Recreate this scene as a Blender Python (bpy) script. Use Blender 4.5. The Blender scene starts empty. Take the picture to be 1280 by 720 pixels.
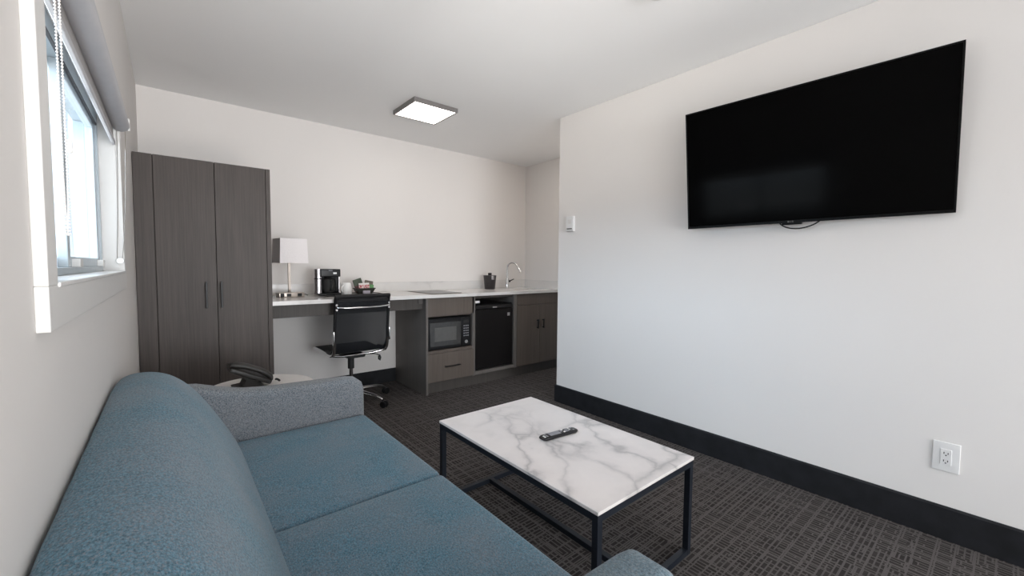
import bpy, bmesh, math, random
from mathutils import Vector, Matrix, Euler
PI = math.pi
random.seed(7)
SC = bpy.context.scene
COL = SC.collection

# ------------------------------------------------------------------ materials
def nt(name):
    m = bpy.data.materials.new(name); m.use_nodes = True
    t = m.node_tree
    return m, t, t.nodes['Principled BSDF']

def setp(b, **k):
    names = dict(col='Base Color', rough='Roughness', metal='Metallic', spec='Specular IOR Level',
                 coat='Coat Weight', alpha='Alpha', ior='IOR', trans='Transmission Weight', sheen='Sheen Weight')
    for a, v in k.items():
        b.inputs[names[a]].default_value = (v[0], v[1], v[2], 1) if a == 'col' else v

def N(t, typ, **k):
    n = t.nodes.new(typ)
    for a, v in k.items(): setattr(n, a, v)
    return n

def coords(t, scale=(1, 1, 1), rot=(0, 0, 0), loc=(0, 0, 0), src='Object'):
    tc = N(t, 'ShaderNodeTexCoord'); mp = N(t, 'ShaderNodeMapping')
    mp.inputs['Scale'].default_value = scale; mp.inputs['Rotation'].default_value = rot; mp.inputs['Location'].default_value = loc
    t.links.new(tc.outputs[src], mp.inputs['Vector'])
    return mp.outputs['Vector']

def noise(t, vec, scale, detail=3, rough=.5, dist=0):
    n = N(t, 'ShaderNodeTexNoise')
    n.inputs['Scale'].default_value = scale; n.inputs['Detail'].default_value = detail
    n.inputs['Roughness'].default_value = rough; n.inputs['Distortion'].default_value = dist
    t.links.new(vec, n.inputs['Vector'])
    return n.outputs['Fac']

def ramp(t, fac, stops, interp='LINEAR'):
    r = N(t, 'ShaderNodeValToRGB'); r.color_ramp.interpolation = interp
    e = r.color_ramp.elements
    while len(e) < len(stops): e.new(.5)
    for i, (p, c) in enumerate(stops):
        e[i].position = p; e[i].color = (c[0], c[1], c[2], 1) if not isinstance(c, (int, float)) else (c, c, c, 1)
    t.links.new(fac, r.inputs['Fac'])
    return r.outputs['Color']

def mixc(t, fac, a, b, mode='MIX'):
    m = N(t, 'ShaderNodeMix', data_type='RGBA', blend_type=mode)
    for sock, v in ((m.inputs[0], fac), (m.inputs[6], a), (m.inputs[7], b)):
        if hasattr(v, 'is_output'): t.links.new(v, sock)
        elif isinstance(v, (int, float)): sock.default_value = v
        else: sock.default_value = (v[0], v[1], v[2], 1)
    return m.outputs[2]

def bump(t, b, h, strength=.2, dist=.002):
    n = N(t, 'ShaderNodeBump'); n.inputs['Strength'].default_value = strength; n.inputs['Distance'].default_value = dist
    t.links.new(h, n.inputs['Height']); t.links.new(n.outputs['Normal'], b.inputs['Normal'])

def plain(name, col, rough=.5, metal=0, spec=.5, var=.06, scale=30, bmp=0, coat=0, sheen=0):
    m, t, b = nt(name)
    setp(b, rough=rough, metal=metal, spec=spec, coat=coat, sheen=sheen)
    f = noise(t, coords(t), scale, 3)
    lo = [c * (1 - var) for c in col]; hi = [min(1, c * (1 + var)) for c in col]
    t.links.new(ramp(t, f, [(.3, lo), (.7, hi)]), b.inputs['Base Color'])
    if bmp: bump(t, b, f, bmp, .001)
    return m

def paint(name, col):
    m, t, b = nt(name); setp(b, rough=.75, spec=.25)
    v = coords(t); f = noise(t, v, 1.2, 2)
    t.links.new(ramp(t, f, [(.3, [c * .985 for c in col]), (.7, [min(1, c * 1.015) for c in col])]), b.inputs['Base Color'])
    bump(t, b, noise(t, v, 220, 2), .06, .0006)
    return m

def wood(name, dark, light, axis=2, rough=.5):
    m, t, b = nt(name); setp(b, rough=rough, spec=.35)
    s = [1, 1, 1]
    for i in range(3): s[i] = 1.6 if i == axis else 70
    v = coords(t, tuple(s))
    f = noise(t, v, 1.6, 5, .65, .4)
    s2 = [1, 1, 1]
    for i in range(3): s2[i] = .5 if i == axis else 9
    g = noise(t, coords(t, tuple(s2)), 1.2, 3)
    c1 = ramp(t, f, [(.32, dark), (.5, [(a + c) / 2 for a, c in zip(dark, light)]), (.68, light)])
    c2 = mixc(t, .4, c1, ramp(t, g, [(.3, dark), (.7, light)]))
    t.links.new(c2, b.inputs['Base Color'])
    bump(t, b, f, .12, .001)
    return m

def marble(name, base, vein, scale=2.2, amount=.75, rough=.22, loc=(0, 0, 0), width=.05, pres0=.40, grad=0.0):
    m, t, b = nt(name); setp(b, rough=rough, spec=.5)
    v = coords(t, (1, 1, 1), (0, 0, .5), loc)
    nz = N(t, 'ShaderNodeTexNoise'); nz.inputs['Scale'].default_value = 2.5; nz.inputs['Detail'].default_value = 5
    t.links.new(v, nz.inputs['Vector'])
    add = N(t, 'ShaderNodeVectorMath', operation='MULTIPLY_ADD')
    t.links.new(nz.outputs['Color'], add.inputs[0]); add.inputs[1].default_value = (.45, .45, .45); t.links.new(v, add.inputs[2])
    sc = N(t, 'ShaderNodeMapping'); sc.inputs['Scale'].default_value = (1, .48, 1); sc.inputs['Rotation'].default_value = (0, 0, .55)
    t.links.new(add.outputs[0], sc.inputs['Vector'])
    vo = N(t, 'ShaderNodeTexVoronoi', feature='DISTANCE_TO_EDGE'); vo.inputs['Scale'].default_value = scale * 2
    t.links.new(sc.outputs['Vector'], vo.inputs['Vector'])
    line = ramp(t, vo.outputs['Distance'], [(0, 1), (width * .35, .55), (width, .16), (width * 3.2, 0)])
    sx = N(t, 'ShaderNodeSeparateXYZ'); t.links.new(coords(t), sx.inputs[0])
    pm = N(t, 'ShaderNodeMath', operation='MULTIPLY_ADD'); t.links.new(sx.outputs['Y'], pm.inputs[0]); pm.inputs[1].default_value = grad
    t.links.new(noise(t, v, 3.0, 2), pm.inputs[2])
    pres = ramp(t, pm.outputs[0], [(pres0, 0), (pres0 + .26, 1)])
    k = mixc(t, 1.0, line, pres, 'MULTIPLY')
    cloud = ramp(t, noise(t, v, 3.5, 5, .6, .8), [(.35, 0), (.75, .22)])
    k2 = mixc(t, 1.0, k, cloud, 'ADD')
    k3 = N(t, 'ShaderNodeMath', operation='MULTIPLY'); t.links.new(k2, k3.inputs[0]); k3.inputs[1].default_value = amount
    t.links.new(mixc(t, k3.outputs[0], base, vein), b.inputs['Base Color'])
    return m

def fabric(name, a, bcol, grey, scale=1.0, greyamt=.5):
    m, t, b = nt(name); setp(b, rough=.95, spec=.1, sheen=.15)
    v = coords(t)
    n1 = noise(t, coords(t, (1.0, .6, 1.0)), 290 * scale, 3, .8)
    n2 = noise(t, coords(t, (1, 1, 1), (0, 0, 0), (3, 1, 7)), 230 * scale, 3, .8)
    n3 = noise(t, v, 5, 3, .6)
    c = ramp(t, n1, [(.36, a), (.64, bcol)])
    c = mixc(t, ramp(t, n2, [(.50, 0), (.62, greyamt)]), c, grey)
    c = mixc(t, ramp(t, n3, [(.35, 0), (.75, .35)]), c, grey)
    t.links.new(c, b.inputs['Base Color'])
    h = mixc(t, .5, n1, n2)
    bump(t, b, h, .3, .0018)
    return m

def carpet(name):
    m, t, b = nt(name); setp(b, rough=.95, spec=.05)
    tc = N(t, 'ShaderNodeTexCoord')
    def brick(rot, w, h, mortar, loc=(0, 0, 0)):
        mp = N(t, 'ShaderNodeMapping'); mp.inputs['Rotation'].default_value = (0, 0, rot); mp.inputs['Location'].default_value = loc
        t.links.new(tc.outputs['Object'], mp.inputs['Vector'])
        k = N(t, 'ShaderNodeTexBrick'); k.offset = .37; k.squash = .6; k.squash_frequency = 3; k.offset_frequency = 3
        k.inputs['Scale'].default_value = 1; k.inputs['Mortar Size'].default_value = mortar
        k.inputs['Mortar Smooth'].default_value = .25
        k.inputs['Brick Width'].default_value = w; k.inputs['Row Height'].default_value = h
        t.links.new(mp.outputs['Vector'], k.inputs['Vector'])
        return k.outputs['Fac']
    A = brick(0, .075, .019, .0032); B = brick(PI / 2, .068, .019, .0032, (.013, .02, 0))
    D = brick(PI / 2, .21, .062, .0034, (.05, .07, 0)); G = brick(0, .17, .056, .0034, (.03, .01, 0))
    vo = N(t, 'ShaderNodeTexVoronoi', distance='CHEBYCHEV'); vo.inputs['Scale'].default_value = 9.5
    t.links.new(tc.outputs['Object'], vo.inputs['Vector'])
    sep = N(t, 'ShaderNodeSeparateColor'); t.links.new(vo.outputs['Color'], sep.inputs[0])
    mask = ramp(t, sep.outputs[0], [(.499, 0), (.501, 1)])
    fine = mixc(t, mask, A, B)
    big = mixc(t, 1, D, G, 'LIGHTEN')
    lines = mixc(t, 1, fine, big, 'LIGHTEN')
    v = tc.outputs['Object']
    wool = noise(t, v, 420, 2, .7); patch = noise(t, v, 14, 2, .5)
    dark = ramp(t, patch, [(.3, (.036, .032, .031)), (.7, (.060, .053, .051))])
    light = ramp(t, wool, [(.3, (.094, .085, .082)), (.7, (.158, .144, .140))])
    c = mixc(t, lines, dark, light)
    c = mixc(t, .35, c, ramp(t, wool, [(.25, .35), (.75, 1.0)]), 'MULTIPLY')
    t.links.new(c, b.inputs['Base Color'])
    bump(t, b, wool, .6, .004)
    return m

def emis(name, col, strength):
    m, t, b = nt(name); setp(b, col=col, rough=.5)
    b.inputs['Emission Color'].default_value = (*col, 1); b.inputs['Emission Strength'].default_value = strength
    f = ramp(t, noise(t, coords(t), 3, 1), [(.3, [c * .99 for c in col]), (.7, col)])
    t.links.new(f, b.inputs['Emission Color'])
    return m

def glass(name, tint=(.93, .97, .98)):
    m, t, b = nt(name)
    out = t.nodes['Material Output']
    tr = N(t, 'ShaderNodeBsdfTransparent'); tr.inputs['Color'].default_value = (*tint, 1)
    gl = N(t, 'ShaderNodeBsdfGlossy'); gl.inputs['Roughness'].default_value = .01
    lw = N(t, 'ShaderNodeLayerWeight'); lw.inputs['Blend'].default_value = .5
    pw = N(t, 'ShaderNodeMath', operation='POWER'); t.links.new(lw.outputs['Facing'], pw.inputs[0]); pw.inputs[1].default_value = 5
    fr = N(t, 'ShaderNodeMath', operation='MULTIPLY_ADD'); t.links.new(pw.outputs[0], fr.inputs[0]); fr.inputs[1].default_value = .72; fr.inputs[2].default_value = .04
    mx = N(t, 'ShaderNodeMixShader')
    t.links.new(fr.outputs[0], mx.inputs[0]); t.links.new(tr.outputs[0], mx.inputs[1]); t.links.new(gl.outputs[0], mx.inputs[2])
    t.links.new(mx.outputs[0], out.inputs['Surface']); t.nodes.remove(b)
    return m

def mesh_fabric(name, col, see):
    m, t, b = nt(name); setp(b, rough=.6, spec=.3)
    f = noise(t, coords(t), 300, 2)
    t.links.new(ramp(t, f, [(.3, [c * .8 for c in col]), (.7, col)]), b.inputs['Base Color'])
    setp(b, alpha=1 - see)
    return m

M = {}
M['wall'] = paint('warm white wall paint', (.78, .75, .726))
M['wall_left'] = paint('dimmed wall paint', (.66, .635, .615))  # same wall paint scaled darker; this wall's dimmer light is put into the colour
M['ceiling'] = paint('ceiling paint', (.86, .86, .86))
M['trim'] = plain('white trim paint', (.66, .65, .635), .4, var=.01)
M['base'] = plain('charcoal cove base', (.010, .0105, .0125), .65, var=.35, scale=14, spec=.3)
M['carpet'] = carpet('charcoal loop carpet')
M['wardrobe'] = wood('grey brown oak laminate', (.047, .038, .034), (.098, .081, .073))
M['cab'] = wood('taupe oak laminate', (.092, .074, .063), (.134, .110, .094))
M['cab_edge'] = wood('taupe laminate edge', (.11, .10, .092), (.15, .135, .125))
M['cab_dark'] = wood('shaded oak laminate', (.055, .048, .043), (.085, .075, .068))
M['counter'] = marble('veined quartz', (.74, .72, .70), (.50, .48, .47), 1.1, .55, .18)
M['table_top'] = marble('veined white marble', (.77, .72, .70), (.40, .38, .375), 2.7, .85, .3, (1.35, .9, 0), .11, .34, -.42)
M['navy'] = plain('dark blue grey metal', (.012, .016, .024), .42, .3, var=.1)
M['black'] = plain('black plastic', (.006, .006, .007), .38, var=.1, spec=.35)
M['blackmatte'] = plain('matte black plastic', (.012, .012, .012), .6, var=.15)
M['phone'] = plain('dark grey brown phone plastic', (.018, .016, .014), .45, var=.1)
M['screen'] = plain('black screen', (.0008, .0008, .0009), .12, spec=.045, var=.02)
M['tvframe'] = plain('black bezel', (.003, .003, .003), .4, spec=.15, var=.05)
M['chrome'] = plain('chrome', (.75, .75, .76), .12, 1, var=.02)
M['nickel'] = plain('brushed nickel', (.42, .37, .33), .3, 1, var=.05, scale=120)
M['steel'] = plain('brushed steel', (.62, .60, .62), .25, 1, var=.05, scale=90)
M['greymetal'] = plain('grey painted metal', (.22, .205, .20), .45, .3, var=.03)
M['leather'] = plain('black sling leather', (.008, .008, .009), .5, var=.15, scale=120, bmp=.1, spec=.3)
M['meshback'] = mesh_fabric('black mesh', (.014, .016, .020), .36)
M['sofa'] = fabric('blue heather fabric', (.016, .068, .105), (.108, .240, .318), (.25, .225, .235), 1, .5)
M['sofaarmnear'] = fabric('sofa tweed lit blue', (.026, .055, .076), (.15, .225, .275), (.20, .215, .225), 1.0, .55)  # bluer copy of the sofa fabric, light on the near arm put into colour
M['sofaarm'] = fabric('sofa tweed lit grey', (.022, .035, .048), (.25, .275, .30), (.27, .262, .265), 1.0, .65)  # sofa fabric greyed, light on the far arm painted into its colour
M['white'] = plain('white plastic', (.78, .77, .76), .4, var=.015)
M['whitelam'] = plain('white laminate', (.72, .69, .67), .3, var=.02)
M['ceramic'] = plain('white paper', (.80, .79, .77), .45, var=.02)
M['shade'] = plain('white linen shade', (.88, .84, .84), .85, var=.03, scale=160, bmp=.05)
M['shadeside'] = plain('grey shade side', (.30, .275, .27), .85, var=.03)
M['blind'] = plain('grey roller fabric', (.36, .345, .34), .8, var=.04, scale=90)
M['blindroll'] = plain('pale grey roller tube', (.43, .43, .45), .5, var=.03)
M['slot'] = plain('dark slot', (.02, .02, .02), .6)
M['glass'] = glass('window glass')
M['vinyl'] = plain('white vinyl', (.44, .50, .54), .3, var=.02)
M['gasket'] = plain('dark grey gasket', (.06, .06, .065), .6)
M['emit'] = emis('lamp diffuser', (1, .93, .87), 4.1)
M['ice'] = plain('dark brown leatherette', (.024, .020, .021), .4, var=.2, scale=60)
M['mwglass'] = plain('smoked oven glass', (.05, .05, .05), .12, spec=.6, var=.1)
M['mwwin'] = plain('oven window screen', (.10, .098, .095), .25, spec=.5, var=.05)
M['fridge'] = plain('black fridge skin', (.006, .005, .005), .45, var=.2, scale=200, bmp=.05, spec=.22)
M['badge'] = plain('silver badge', (.5, .5, .5), .3, .6)
M['sage'] = plain('dark green packet foil', (.045, .062, .038), .5, var=.35, scale=60)
M['brown'] = plain('brown packet foil', (.13, .105, .085), .5, var=.35, scale=60)
M['green'] = plain('bright green packet foil', (.10, .26, .09), .5, var=.4, scale=50)
M['maroon'] = plain('maroon packet foil', (.06, .012, .012), .5, var=.3)
M['lilac'] = plain('pale lilac packet', (.50, .46, .52), .5, var=.15)
M['tray'] = plain('black tray', (.012, .010, .010), .35, var=.1)
M['basket'] = plain('dark wire basket', (.035, .035, .028), .5, var=.3)
M['facade'] = paint('pale siding', (.46, .50, .56))
M['ground'] = plain('gravel', (.35, .34, .32), .9, var=.3, scale=20)
M['aqua'] = plain('blue green panel', (.13, .21, .235), .5, var=.2, scale=3)
M['btn'] = plain('grey rubber key', (.26, .26, .28), .5)
def redwhite():
    m, t, b = nt('red and white packet'); setp(b, rough=.5)
    v = coords(t, (1, 1, 1), (0, 0, 0), (0, 0, 0), 'Generated')
    s = N(t, 'ShaderNodeSeparateXYZ'); t.links.new(v, s.inputs[0])
    n = noise(t, coords(t), 90, 2)
    red = ramp(t, n, [(.40, (.42, .05, .06)), (.60, (.75, .60, .58))])
    band = ramp(t, s.outputs['Z'], [(.0, (.75, .72, .70)), (.22, (.75, .72, .70)), (.24, (0, 0, 0)), (.76, (0, 0, 0)), (.78, (.75, .72, .70)), (1, (.75, .72, .70))])
    k = ramp(t, s.outputs['Z'], [(.22, 0), (.24, 1), (.76, 1), (.78, 0)])
    t.links.new(mixc(t, k, band, red), b.inputs['Base Color'])
    return m
M['redwhite'] = redwhite()

# ------------------------------------------------------------------ mesh helpers
class MB:
    def __init__(s): s.bm = bmesh.new()
    def box(s, x0, x1, y0, y1, z0, z1, mat4=None):
        vs = [s.bm.verts.new(Vector((x, y, z)) if mat4 is None else mat4 @ Vector((x, y, z)))
              for x in (x0, x1) for y in (y0, y1) for z in (z0, z1)]
        for f in ((0, 1, 3, 2), (4, 6, 7, 5), (0, 4, 5, 1), (2, 3, 7, 6), (0, 2, 6, 4), (1, 5, 7, 3)):
            s.bm.faces.new([vs[i] for i in f])
        return s
    def ring_loft(s, rings, closed=True, cap=True):
        R = [[s.bm.verts.new(Vector(p)) for p in r] for r in rings]
        n = len(R[0])
        for a, b in zip(R[:-1], R[1:]):
            for i in range(n if closed else n - 1):
                j = (i + 1) % n
                s.bm.faces.new((a[i], a[j], b[j], b[i]))
        if cap and closed:
            s.bm.faces.new(R[0][::-1]); s.bm.faces.new(R[-1])
        return s
    def tube(s, pts, r, n=10, cap=True, rx=None):
        pts = [Vector(p) for p in pts]
        rs = r if isinstance(r, (list, tuple)) else [r] * len(pts)
        rings = []; up = None
        for i, p in enumerate(pts):
            d = (pts[min(i + 1, len(pts) - 1)] - pts[max(i - 1, 0)]).normalized()
            if up is None:
                up = Vector((0, 0, 1)) if abs(d.z) < .9 else Vector((1, 0, 0))
            sx = d.cross(up).normalized(); up2 = sx.cross(d).normalized(); up = up2
            rings.append([p + (sx * math.cos(2 * PI * k / n) + up2 * math.sin(2 * PI * k / n)) * rs[i] for k in range(n)])
        return s.ring_loft(rings, True, cap)
    def cyl(s, a, b, r, n=24, r2=None):
        return s.tube([a, b], [r, r if r2 is None else r2], n)
    def lathe(s, prof, c=(0, 0, 0), n=32):
        rings = [[(c[0] + r * math.cos(2 * PI * k / n), c[1] + r * math.sin(2 * PI * k / n), c[2] + z) for k in range(n)] for r, z in prof]
        return s.ring_loft(rings)
    def prism(s, poly, axis, a, b):
        def mk(p, v):
            if axis == 'y': return (p[0], v, p[1])
            if axis == 'x': return (v, p[0], p[1])
            return (p[0], p[1], v)
        return s.ring_loft([[mk(p, a) for p in poly], [mk(p, b) for p in poly]])
    def rbox(s, c, half, r, n=10, crown=0, mat4=None):
        # rounded box with an optional crowned top
        hx, hy, hz = half; inner = (hx - r, hy - r, hz - r)
        cache = {}
        def vert(p):
            key = tuple(round(q, 6) for q in p)
            if key in cache: return cache[key]
            q = Vector([max(-i, min(i, a)) for a, i in zip(p, inner)]); d = Vector(p) - q
            if d.length > 1e-9: d = d.normalized() * r
            w = q + d
            if crown and w.z > 0:
                w.z += crown * max(0, 1 - (w.x / hx) ** 2) ** .7 * max(0, 1 - (w.y / hy) ** 2) ** .7
            w += Vector(c)
            if mat4 is not None: w = mat4 @ w
            v = s.bm.verts.new(w); cache[key] = v
            return v
        def samp(h):
            k = [-h + r * (1 - math.cos(PI / 2 * i / 4)) for i in range(5)]
            m = [-(h - r) + 2 * (h - r) * i / n for i in range(1, n)]
            return k + m + [-a for a in reversed(k)]
        S = [samp(hx), samp(hy), samp(hz)]
        for ax in range(3):
            u, v = [(1, 2), (2, 0), (0, 1)][ax]
            for sg in (-1, 1):
                for i in range(len(S[u]) - 1):
                    for j in range(len(S[v]) - 1):
                        q = []
                        for (a, b) in ((i, j), (i + 1, j), (i + 1, j + 1), (i, j + 1)):
                            p = [0, 0, 0]; p[ax] = sg * half[ax]; p[u] = S[u][a]; p[v] = S[v][b]
                            q.append(vert(p))
                        if sg < 0: q = q[::-1]
                        if len(set(q)) >= 3:
                            try: s.bm.faces.new(list(dict.fromkeys(q)))
                            except ValueError: pass
        return s
    def build(s, name, mat, parent=None, bevel=0, smooth=True, angle=40, world=False, seg=2):
        bmesh.ops.recalc_face_normals(s.bm, faces=s.bm.faces)
        me = bpy.data.meshes.new(name)
        if parent is not None and world:
            base = parent
            off = Vector((0, 0, 0))
            while base is not None:
                off += base.location; base = base.parent
            bmesh.ops.translate(s.bm, verts=s.bm.verts, vec=-off)
        s.bm.to_mesh(me); s.bm.free()
        me.materials.append(M[mat] if isinstance(mat, str) else mat)
        if smooth:
            for p in me.polygons: p.use_smooth = True
            try: me.set_sharp_from_angle(angle=math.radians(angle))
            except Exception: pass
        o = bpy.data.objects.new(name, me); COL.objects.link(o)
        if parent is not None: o.parent = parent
        if bevel:
            b = o.modifiers.new('bevel', 'BEVEL'); b.width = bevel; b.segments = seg; b.limit_method = 'ANGLE'; b.angle_limit = math.radians(40)
        return o

def box(*a): return MB().box(*a)
def tag(o, label, cat, group=None):
    o['label'] = label; o['category'] = cat
    if group: o['group'] = group
    return o
def thing(name, label, cat, loc=(0, 0, 0), rz=0, group=None):
    o = bpy.data.objects.new(name, None); COL.objects.link(o); o.empty_display_size = .1
    o.location = loc; o.rotation_euler = (0, 0, rz)
    return tag(o, label, cat, group)
def struct(o): o['kind'] = 'structure'; return o
def bez(p0, p1, p2, p3, n=10):
    p0, p1, p2, p3 = map(Vector, (p0, p1, p2, p3)); out = []
    for i in range(n + 1):
        u = i / n; out.append(p0 * (1 - u) ** 3 + p1 * 3 * u * (1 - u) ** 2 + p2 * 3 * u * u * (1 - u) + p3 * u ** 3)
    return out

# ------------------------------------------------------------------ camera
cam = bpy.data.cameras.new('camera'); co = bpy.data.objects.new('camera', cam); COL.objects.link(co)
yaw, pitch, roll, fpx = .6913, .0527, .0082, 517.99
F = Vector((math.sin(yaw) * math.cos(pitch), math.cos(yaw) * math.cos(pitch), -math.sin(pitch)))
r0 = Vector((math.cos(yaw), -math.sin(yaw), 0)); u0 = r0.cross(F)
rr = r0 * math.cos(roll) + u0 * math.sin(roll); uu = -r0 * math.sin(roll) + u0 * math.cos(roll)
mw = Matrix((rr, uu, -F)).transposed().to_4x4(); mw.translation = Vector((.1472, 0, 1.1823))
co.matrix_world = mw
cam.sensor_width = 36; cam.lens = fpx / 1280 * 36; cam.clip_start = .02
SC.camera = co

# ------------------------------------------------------------------ room shell
H = 2.44; YF = 4.0; XR = 2.743; YE = 2.515; XS = 3.67; YB = -4.3
WY0, WY1, WZ0, WZ1 = .938, 2.21, 1.148, 1.74
struct(box(-.12, XS + .12, YB - .12, YF + .12, -.1, 0).build('floor', 'carpet', smooth=False))
struct(box(-.12, XS + .12, YB - .12, YF + .12, H, H + .1).build('ceiling', 'ceiling', smooth=False))
struct(box(-.12, XS + .12, YF, YF + .12, 0, H).build('wall_far', 'wall', smooth=False))
struct(box(XS, XS + .12, YE, YF, 0, H).build('wall_alcove', 'wall', smooth=False))
struct(box(XR, XS + .12, YB, YE, 0, H).build('wall_right', 'wall', smooth=False, bevel=.004))
struct(box(-.12, XS + .12, YB - .12, YB, 0, H).build('wall_back', 'wall', smooth=False))
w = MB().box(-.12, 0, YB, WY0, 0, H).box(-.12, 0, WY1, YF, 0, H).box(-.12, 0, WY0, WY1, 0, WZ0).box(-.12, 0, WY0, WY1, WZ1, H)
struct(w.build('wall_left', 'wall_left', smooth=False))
# rubber cove bases
bz = .148
struct(MB().prism([(XR - .011, .0), (XR, 0), (XR, bz), (XR - .006, bz), (XR - .011, bz - .008)], 'y', YB, YE + .011).build('baseboard_right', 'base', smooth=False))
struct(box(.69, 1.913, YF - .011, YF, 0, .135).build('baseboard_far', 'base', smooth=False, bevel=.003))
struct(box(0, .011, YB, 3.19, 0, bz).build('baseboard_left', 'base', smooth=False, bevel=.003))
struct(box(XR, XS, YE, YE + .011, 0, bz).build('baseboard_alcove', 'base', smooth=False, bevel=.003))

# ------------------------------------------------------------------ window
t = .015; cw = .066
win = MB()
win.box(0, t, WY0 - cw, WY0, WZ0, WZ1 + cw).box(0, t, WY1, WY1 + cw, WZ0, WZ1 + cw)
win.box(0, t, WY0 - cw, WY1 + cw, WZ0 - cw, WZ0).box(0, t, WY0, WY1, WZ1, WZ1 + cw)
win = struct(win.build('window_1', 'trim', bevel=.0015, smooth=False))
win['label'] = 'white cased sliding window above the blue sofa'
rv = MB().box(-.112, 0, WY0 - .0, WY0 + .004, WZ0, WZ1).box(-.112, 0.001, WY1 - .004, WY1, WZ0, WZ1).box(-.112, .0, WY0, WY1, WZ1 - .004, WZ1)
rv.build('window_jamb', 'trim', win, smooth=False)
box(-.112, .018, WY0, WY1, WZ0 - .004, WZ0 + .004).build('window_sill', 'trim', win, smooth=False, bevel=.002)
ym = (WY0 + WY1) / 2
fr = MB().box(-.108, -.045, WY0 + .004, WY1 - .004, WZ0 + .004, WZ0 + .022).box(-.108, -.045, WY0 + .004, WY1 - .004, WZ1 - .045, WZ1 - .004)
fr.box(-.108, -.045, WY0 + .004, WY0 + .03, WZ0 + .022, WZ1 - .045).box(-.108, -.045, WY1 - .03, WY1 - .004, WZ0 + .022, WZ1 - .045)
fr.build('window_frame', 'vinyl', win, smooth=False, bevel=.002)
def sash(x0, x1, a, b):
    s = MB().box(x0, x1, a, a + .035, WZ0 + .022, WZ1 - .045).box(x0, x1, b - .035, b, WZ0 + .022, WZ1 - .045)
    s.box(x0, x1, a + .035, b - .035, WZ0 + .022, WZ0 + .05).box(x0, x1, a + .035, b - .035, WZ1 - .07, WZ1 - .045)
    o = s.build('window_sash', 'vinyl', win, smooth=False, bevel=.002)
    xm = (x0 + x1) / 2
    g_ = MB(); g_.bm.faces.new([g_.bm.verts.new((xm, y, z)) for y, z in ((a + .03, WZ0 + .045), (b - .03, WZ0 + .045), (b - .03, WZ1 - .065), (a + .03, WZ1 - .065))])
    g_.build('window_pane', 'glass', o, smooth=False)
sash(-.072, -.052, ym - .02, WY1 - .03)
sash(-.098, -.078, WY0 + .03, ym + .02)
lt = MB()
for y in (ym + .03, WY1 - .10, WY0 + .06): lt.box(-.056, -.036, y, y + .05, WZ0 + .022, WZ0 + .045)
lt.build('window_latch', 'trim', win, bevel=.002)
box(-.050, -.0445, WY0 + .03, WY1 - .03, WZ1 - .052, WZ1 - .046).build('window_gasket', 'gasket', win, smooth=False)

# roller blind
bl = thing('roller_blind', 'grey roller blind rolled up at the top of the window', 'blind', (0, ym, WZ1))
MB().cyl((.018, WY0 + .02, 1.710), (.018, WY1 - .012, 1.710), .0275, 28).build('roller_tube', 'blindroll', bl, world=True)
box(-.003, -.001, WY0 + .03, WY1 - .02, 1.640, 1.71).build('blind_fabric', 'blind', bl, world=True, smooth=False)
box(-.006, .004, WY0 + .03, WY1 - .02, 1.628, 1.645).build('hem_bar', 'blindroll', bl, world=True, bevel=.002)
for y in (WY0 + .006, WY1 - .012):
    box(-.01, .046, y, y + .008, 1.690, 1.738).build('bracket', 'trim', bl, world=True, bevel=.003)
def beads(y, x, z0, z1, gap, r, step, mat):
    b = MB(); n = int((z1 - z0) / step)
    for sx in (-gap / 2, gap / 2):
        b.tube([(x + sx * min(1, k / 3), y + sx, z0 + (z1 - z0) * k / 12) for k in range(13)], r * .35, 6)
        for k in range(n):
            bmesh.ops.create_icosphere(b.bm, subdivisions=1, radius=r, matrix=Matrix.Translation((x + sx, y + sx, z0 + step * k)))
    b.tube([(x - gap / 2 + gap * k / 8, y - gap / 2 + gap * k / 8, z0 - gap / 2 * math.sin(PI * k / 8)) for k in range(9)], r * .8, 6)
    return b.build('bead_chain', mat, bl, world=True)
beads(WY0 + .062, .020, 1.23, 1.70, .0045, .0019, .0052, 'whitelam')
MB().rbox((.025, WY0 + .072, 1.375), (.004, .005, .011), .0035, 2).build('chain_joiner', 'white', bl, world=True)
cd = MB()
for k, s in enumerate((-1, 1)):
    cd.tube(bez((.020 + s * .012, WY1 - .012, 1.70), (.018 + s * .010, WY1 - .012, 1.5), (s * .012 + .012, WY1 - .012, 1.32), (.002 + s * .007, WY1 - .012, 1.195), 12), .0011, 6)
cd.build('cord', 'nickel', bl, world=True)
MB().cyl((.003, WY1 - .02, 1.19), (.003, WY1 - .005, 1.19), .012, 20).build('cord_tensioner', 'white', bl, world=True, bevel=.002)

# outdoors seen through the glass
struct(box(-6, -.12, -3, 9, -.3, -.1).build('ground', 'ground', smooth=False))
struct(box(-5, -.585, 6.9, 7.1, -.1, 4.2).build('wall_outside', 'facade', smooth=False))
struct(box(-.585, .5, 7.3, 7.4, -.1, 2.5).build('wall_outside', 'aqua', smooth=False))
struct(MB().box(-.50, -.47, 7.24, 7.3, -.1, 2.5).box(-.40, -.37, 7.24, 7.3, -.1, 2.5).box(-.585, .5, 7.2, 7.3, 1.55, 1.62).build('trim_outside', 'vinyl', smooth=False))
struct(box(-.585, .5, 6.6, 7.4, 2.5, 2.62).build('eave_outside', 'vinyl', smooth=False))

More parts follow.
